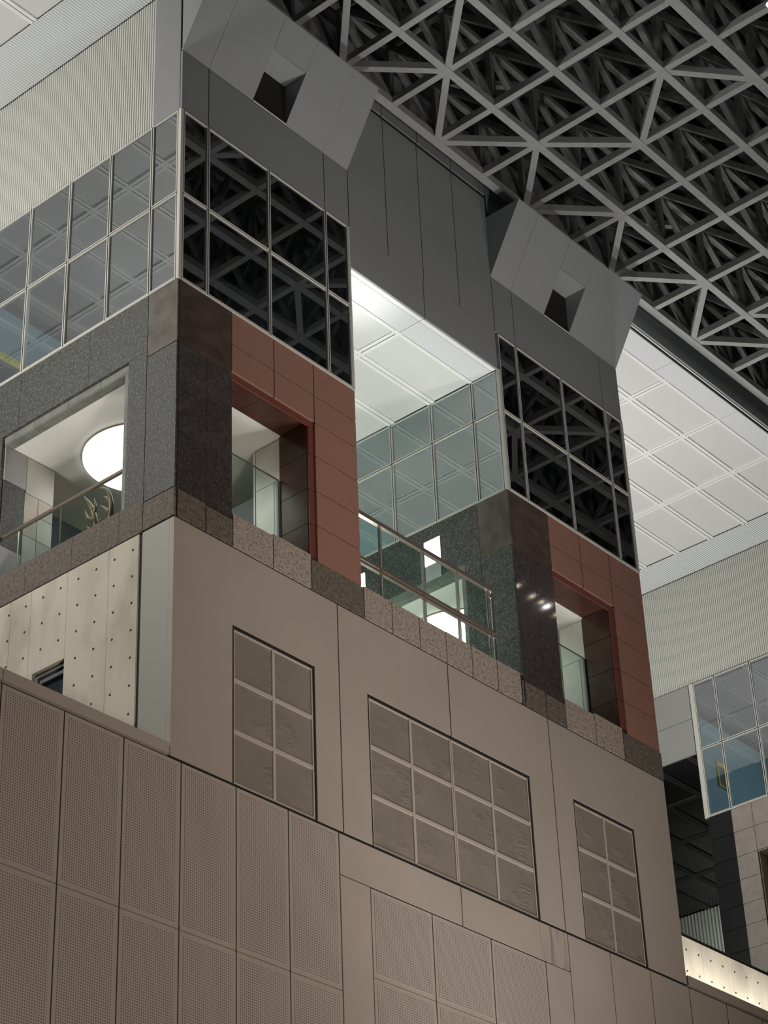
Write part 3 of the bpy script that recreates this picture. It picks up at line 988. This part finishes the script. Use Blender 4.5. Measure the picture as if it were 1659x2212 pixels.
# glowing panels on the recess side wall; the square one stands for a bright patch
for y0, y1, z0, z1, lab in ((1.60, 1.965, 3.56, 4.075, 'bright square glowing patch on the dark granite wall behind the railing'),
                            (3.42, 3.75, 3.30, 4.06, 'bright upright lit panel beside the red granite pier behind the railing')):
    t = thing('wall_glow_panel', (8.29, (y0 + y1) / 2, z0), lab, 'wall light')
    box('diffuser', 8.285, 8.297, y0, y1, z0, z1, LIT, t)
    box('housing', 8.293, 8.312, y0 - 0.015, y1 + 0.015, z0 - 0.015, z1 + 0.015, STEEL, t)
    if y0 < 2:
        box('reflection_plate', 8.288, 8.297, y0, y1, z0 - 0.33, z0 - 0.016, STONE_G, t)  # pale plate put in for a reflection-like grey patch


# ------------------------------------------------------------------ wedge hoods
def hood(ox, s, label):
    zb, zt, dp = 9.273, 10.737, 0.83
    t = thing('wedge_hood', (ox + 2.1 * s, -0.3, zb), label, 'hood')

    def P(u, v, off=0.0):   # u along x, v 0..1 up the slope
        nrm = Vector((0, -(zt - zb), -dp)).normalized()
        q = Vector((ox + u * s, -dp * v, zb + (zt - zb) * v)) - nrm * off
        return (q.x, q.y, q.z)

    def piece(name, u0, u1, v0, v1, mt, g=0.006):
        a = g / 1.7
        q = [(u0 + g, v0 + a), (u1 - g, v0 + a), (u1 - g, v1), (u0 + g, v1)]
        V = [P(u, v) for u, v in q] + [P(u, v, 0.03) for u, v in q]
        F = [(0, 1, 2, 3), (7, 6, 5, 4), (0, 4, 5, 1), (1, 5, 6, 2), (2, 6, 7, 3), (3, 7, 4, 0)]
        return link(name, V, F, mt, t)
    hv = 0.62
    piece('face_panel', 0.0, 0.634, 0, 1, HOODM, 0.003)
    piece('face_panel', 0.634, 1.70, 0, 1, HOODM, 0.003)
    piece('face_panel', 1.70, 2.535, hv, 1, HOODM, 0.003)
    piece('face_panel', 2.535, 3.5, 0, 1, HOODM, 0.001)
    piece('face_panel', 3.5, 4.153, 0, 1, HOODM, 0.001)
    for u, nm in ((0.0, 'side_panel'), (4.153, 'side_panel')):
        x0 = ox + u * s
        x1 = x0 + (0.02 if u == 0 else -0.02)
        V = [(x0, -0.002, zb + 0.01), (x0, -0.002, zt), (x0, -dp, zt), (x1, -0.002, zb + 0.01), (x1, -0.002, zt), (x1, -dp, zt)]
        F = [(0, 1, 2), (5, 4, 3), (0, 3, 4, 1), (1, 4, 5, 2), (2, 5, 3, 0)]
        link(nm, V, F, GREYM, t)
    box('top_panel', ox + 0.02, ox + 4.13 * s, -dp + 0.02, -0.004, zt - 0.02, zt, GREYM, t)
    x0, x1 = ox + 1.70 * s, ox + 2.535 * s
    zh = zb + (zt - zb) * hv
    yh = -dp * hv
    box('niche_back', x0, x1, -0.002, 0.015, zb, zh, BLACK, t)
    box('niche_ceiling', x0, x1, yh + 0.02, 0.0, zh, zh + 0.015, HOODM, t)
    for xx, dx in ((x0, -0.015), (x1, 0.015)):
        V = [(xx, -0.002, zb + 0.02), (xx, -0.002, zh), (xx, yh + 0.02, zh), (xx + dx, -0.002, zb + 0.02), (xx + dx, -0.002, zh), (xx + dx, yh + 0.02, zh)]
        F = [(0, 1, 2), (5, 4, 3), (0, 3, 4, 1), (1, 4, 5, 2), (2, 5, 3, 0)]
        link('niche_side', V, F, GREYM, t)
    bar('niche_sill', (x0, -0.012, zb + 0.012), (x1, -0.012, zb + 0.012), 0.02, 0.02, ALU, t)


hood(0.0, 1.0, 'grey wedge-shaped metal hood with square niche above the left tower glass')
hood(8.30, 0.993, 'grey wedge-shaped metal hood with square niche above the right tower glass')

# ------------------------------------------------------------------ far tower (right edge)
ft = thing('stone_tower', (23, 2.5, 0), 'far tower side of black granite column and beige tiles at right edge', 'tower')
x = 22.74
zc = [0.3, 0.95, 1.51, 2.02, 2.61, 3.18, 3.79, 4.385]
for i in range(len(zc) - 1):
    tl('granite_tile', 4.68, 5.32, zc[i], zc[i + 1], BLACKTILE, ft, x=x, g=0.006)
    tl('beige_tile', 4.12, 4.68, zc[i], zc[i + 1], FARTILE, ft, x=x, g=0.005)
for a, b in ((3.55, 4.12), (2.98, 3.55), (2.4, 2.98), (1.8, 2.4)):
    for i in (5, 6):
        tl('beige_tile', a, b, zc[i], zc[i + 1], FARTILE, ft, x=x, g=0.005)
    box('reveal_tile', x + 0.01, x + 0.4, a, b, 3.15, 3.175, FARTILE, ft)
box('reveal_tile', x + 0.05, x + 0.4, 4.10, 4.12, 0.3, 3.17, FARTILE, ft)
box('reveal_tile', x + 0.38, x + 0.395, 1.0, 4.12, -1.0, 3.17, FARTILE, ft)
boxes('core', [(x + 0.05, x + 0.4, 4.12, 5.30, -1.5, 4.38), (x + 0.05, x + 0.4, 0.5, 4.12, 3.18, 4.38), (x + 0.4, x + 0.5, 0.5, 5.3, -1.5, 4.38)], DARKCORE, ft)
gs = thing('glass_facade', (x, 2.6, ZB), 'glass facade with blue wall behind it at far right edge', 'glazing')
for i in range(len(YS) - 1):
    for z0, z1 in ((ZB, ZM), (ZM, ZT)):
        frame_ring(gs, 'x', x, YS[i], YS[i + 1], z0, z1, GLASS_S)
boxes('gasket', [(x + 0.002, x + 0.05, y - 0.011, y + 0.011, ZB, ZT) for y in YS[1:-1]] + [(x + 0.002, x + 0.05, YS[0], YS[-1], ZM - 0.011, ZM + 0.011)], BLACK, gs)
box('sill', x - 0.016, x + 0.05, 0.0, YS[-1], 4.388, 4.412, ALU, gs)
box('corner_post', x - 0.012, x + 0.05, YS[-1], YS[-1] + 0.12, ZB - 0.03, ZT, ALU, gs)
room(x, 4.153, 'far')
gp = thing('grey_cladding', (x, 6.5, 6.1), 'pale grey metal panels below the ribbed wall at right', 'cladding')
for a, b in ((5.41, 8.2), (8.2, 11.0)):
    tl('panel', a, b, 7.045, 7.955, GREYL, gp, x=x, g=0.008)
    tl('panel', a, b, 6.10, 7.045, GREYL, gp, x=x, g=0.008)
fw = thing('wall_far', (31, 10, 0), kind='structure')
for k in range(48):
    y = 7.5 + k * 0.11
    box('rib', 31.05, 31.12, y, y + 0.06, 3.2, 6.1, RIBM, fw)
box('backing', 31.12, 31.2, 5.0, 13.0, -3, 6.2, DARKCORE, fw)

# ------------------------------------------------------------------ antler sculpture
an = thing('antler_sculpture', (0.85, 2.35, 0.03), 'pale bronze antler sculpture behind the glass in the left opening', 'sculpture')
cyl('pedestal', (0.85, 2.38, 0.28), 0.16, 0.5, DARKBAND, an)
AX = 0.6


def antler(name, pts, r):
    tube(name, [(AX, y, z) for y, z in pts], r, WOODB, an)


an1 = [(2.40, 0.53), (2.38, 0.86), (2.36, 1.12), (2.42, 1.38), (2.52, 1.60), (2.66, 1.80)]
antler('antler', an1, [0.06, 0.055, 0.05, 0.045, 0.034, 0.004])
antler('tine', [(2.37, 1.12), (2.44, 1.27), (2.56, 1.36), (2.62, 1.53)], [0.04, 0.036, 0.028, 0.003])
antler('tine', [(2.41, 1.36), (2.38, 1.48), (2.42, 1.66)], [0.034, 0.026, 0.003])
antler('tine', [(2.38, 0.9), (2.50, 1.10), (2.60, 1.22)], [0.04, 0.032, 0.004])
an2 = [(2.36, 0.53), (2.20, 0.80), (2.06, 1.05), (2.02, 1.28), (2.05, 1.52), (2.15, 1.70), (2.33, 1.80)]
antler('antler', an2, [0.06, 0.055, 0.05, 0.045, 0.036, 0.028, 0.004])
antler('tine', [(2.05, 1.12), (2.12, 1.30), (2.27, 1.46)], [0.036, 0.03, 0.003])
antler('tine', [(2.03, 1.38), (2.10, 1.50), (2.20, 1.60)], [0.032, 0.024, 0.003])
antler('tine', [(2.14, 0.9), (2.24, 1.05), (2.26, 1.22)], [0.036, 0.028, 0.003])

# ------------------------------------------------------------------ roof space frame
tr = thing('roof_truss', (9, -3, 11.3), 'grey steel space-frame roof truss filling the upper right', 'roof truss')
kx = {0: 3.77, 1: 5.149, 2: 6.506, 3: 7.861, 4: 9.248, 5: 10.684, 6: 12.13, 7: 13.656, 8: 15.18, 9: 16.70, 10: 18.25, 11: 19.8, 12: 21.35, 13: 22.9, 14: 24.5, -1: 2.39, -2: 1.0, -3: -0.4}
ly = [-0.3, -1.665, -3.13, -4.57, -5.74, -7.1, -8.5, -9.9]
ZB0 = 11.38
HT = 1.46
BW = 0.15
KS = sorted(kx)
x_lo, x_hi = kx[KS[0]] - 0.3, kx[KS[-1]] + 0.3
for j, y in enumerate(ly):
    big = 0.2 if j == 4 else (0.17 if j == 0 else BW)
    bar('bottom_chord', (x_lo, y, ZB0), (x_hi, y, ZB0), big, 0.17, TRUSSM, tr)
    bar('top_chord', (x_lo, y, ZB0 + HT), (x_hi, y, ZB0 + HT), 0.12, 0.12, TRUSS_SHADE, tr)
for k in KS:
    bar('cross_chord', (kx[k], ly[0], ZB0 + 0.012), (kx[k], ly[-1], ZB0 + 0.012), 0.13, 0.16, TRUSSM, tr)
    bar('top_chord', (kx[k], ly[0], ZB0 + HT), (kx[k], ly[-1], ZB0 + HT), 0.12, 0.12, TRUSS_SHADE, tr)


def diag(a, b):
    (k0, j0), (k1, j1) = a, b
    if k0 in kx and k1 in kx:
        bar('bracing', (kx[k0], ly[j0], ZB0 + 0.006), (kx[k1], ly[j1], ZB0 + 0.006), 0.13, 0.15, TRUSSM, tr)


for k in range(-3, 14, 2):          # zigzag along the edge
    diag((k, 1), (k + 1, 0))
    diag((k, 1), (k - 1, 0))
for s0 in (-2, 3, 8, 12):           # zigzags reaching into the hall
    diag((s0, 1), (s0 + 1, 2))
    diag((s0 + 1, 2), (s0, 3))
    diag((s0, 3), (s0 + 1, 4))
diag((1, 1), (0, 2))
for k in KS:
    for j, y in enumerate(ly):
        b = (kx[k], y, ZB0)
        tz = ZB0 + HT
        bar('web_post', b, (kx[k], y, tz), 0.11, 0.11, TRUSS_SHADE, tr)
        if k + 1 in kx:
            bar('web_strut', (kx[k], y, tz), (kx[k + 1], y, ZB0), 0.12, 0.12, TRUSS_SHADE, tr)
        if j + 1 < len(ly):
            bar('web_brace', (kx[k], y, tz), (kx[k], ly[j + 1], ZB0), 0.12, 0.12, TRUSS_SHADE, tr)
for k in range(-2, 14, 4):
    for j in (1, 4):
        if k + 1 in kx and j + 1 < len(ly):
            bar('top_bracing', (kx[k], ly[j - 1], ZB0 + HT), (kx[k + 1], ly[j], ZB0 + HT), 0.12, 0.12, TRUSS_SHADE, tr)
dk = thing('roof_deck', (9, -5, 13.4), 'dark corrugated roof deck above the steel space frame', 'roof')
for k in range(16):
    y = 0.54 - k * 0.8
    box('deck_sheet', -3, 27, y - 0.79, y, 13.55, 13.6, DECK, dk)
for k in range(22):
    y = 0.1 - k * 0.52
    box('purlin', -3, 27, y - 0.05, y + 0.05, 13.30, 13.54, DECK, dk)

# lamps hung under the truss (their reflections show in the polished granite)
for i, (xx, yy, zz, br) in enumerate(((20.0, -8.3, 10.9, 0), (20.6, -8.3, 10.85, 0), (20.95, -8.28, 10.82, 0), (21.2, -8.3, 10.8, 1), (21.62, -8.3, 10.75, 0))):
    t = thing('truss_spotlight', (xx, yy, ZB0), 'small spotlight hanging below the roof truss out beyond the right edge', 'spotlight', 'spotlights below the roof truss')
    cyl('stem', (xx, yy, (zz + ZB0) / 2), 0.012, ZB0 - zz, NOTICE, t, n=8)
    cyl('housing', (xx, yy, zz), 0.07, 0.14, NOTICE, t, n=16)
    cyl('lens', (xx, yy, zz - 0.075), 0.055 if br else 0.035, 0.012, BULBW if br else BULB, t, n=16)
t = thing('corner_floodlight', (7.66, -6.95, 11.5), 'bright floodlight in the roof truss at the top right corner', 'floodlight')
cyl('housing', (7.70, -7.02, 11.30), 0.09, 0.16, NOTICE, t, n=20)
cyl('lens', (7.70, -7.02, 11.215), 0.075, 0.012, BULB, t, n=20)
bar('bracket', (7.70, -7.02, 11.375), (7.84, -7.09, 11.40), 0.04, 0.04, NOTICE, t)
wl = thing('window_2', (0.0, 4.7, 8.2), kind='structure')
boxes('window_frame', [(-0.02, 0.03, 4.66, 4.70, 8.55, 9.65), (-0.02, 0.03, 4.70, 5.25, 9.61, 9.65), (-0.02, 0.03, 4.70, 5.25, 8.55, 8.59)], RIBM, wl)
box('pane', -0.005, 0.002, 4.70, 5.25, 8.59, 9.61, GLASS_F, wl)
for yy, lab in ((4.13, 'small white round detector on the recess ceiling farther from its front edge'),
                (3.12, 'small white round detector on the recess ceiling nearer its front edge')):
    t = thing('ceiling_detector', (6.34, yy, 7.085), lab, 'detector')
    cyl('base', (6.34, yy, 7.078), 0.075, 0.018, CEILB, t, n=20)
    cyl('sensor', (6.34, yy, 7.055), 0.035, 0.028, PLASTER, t, n=16)
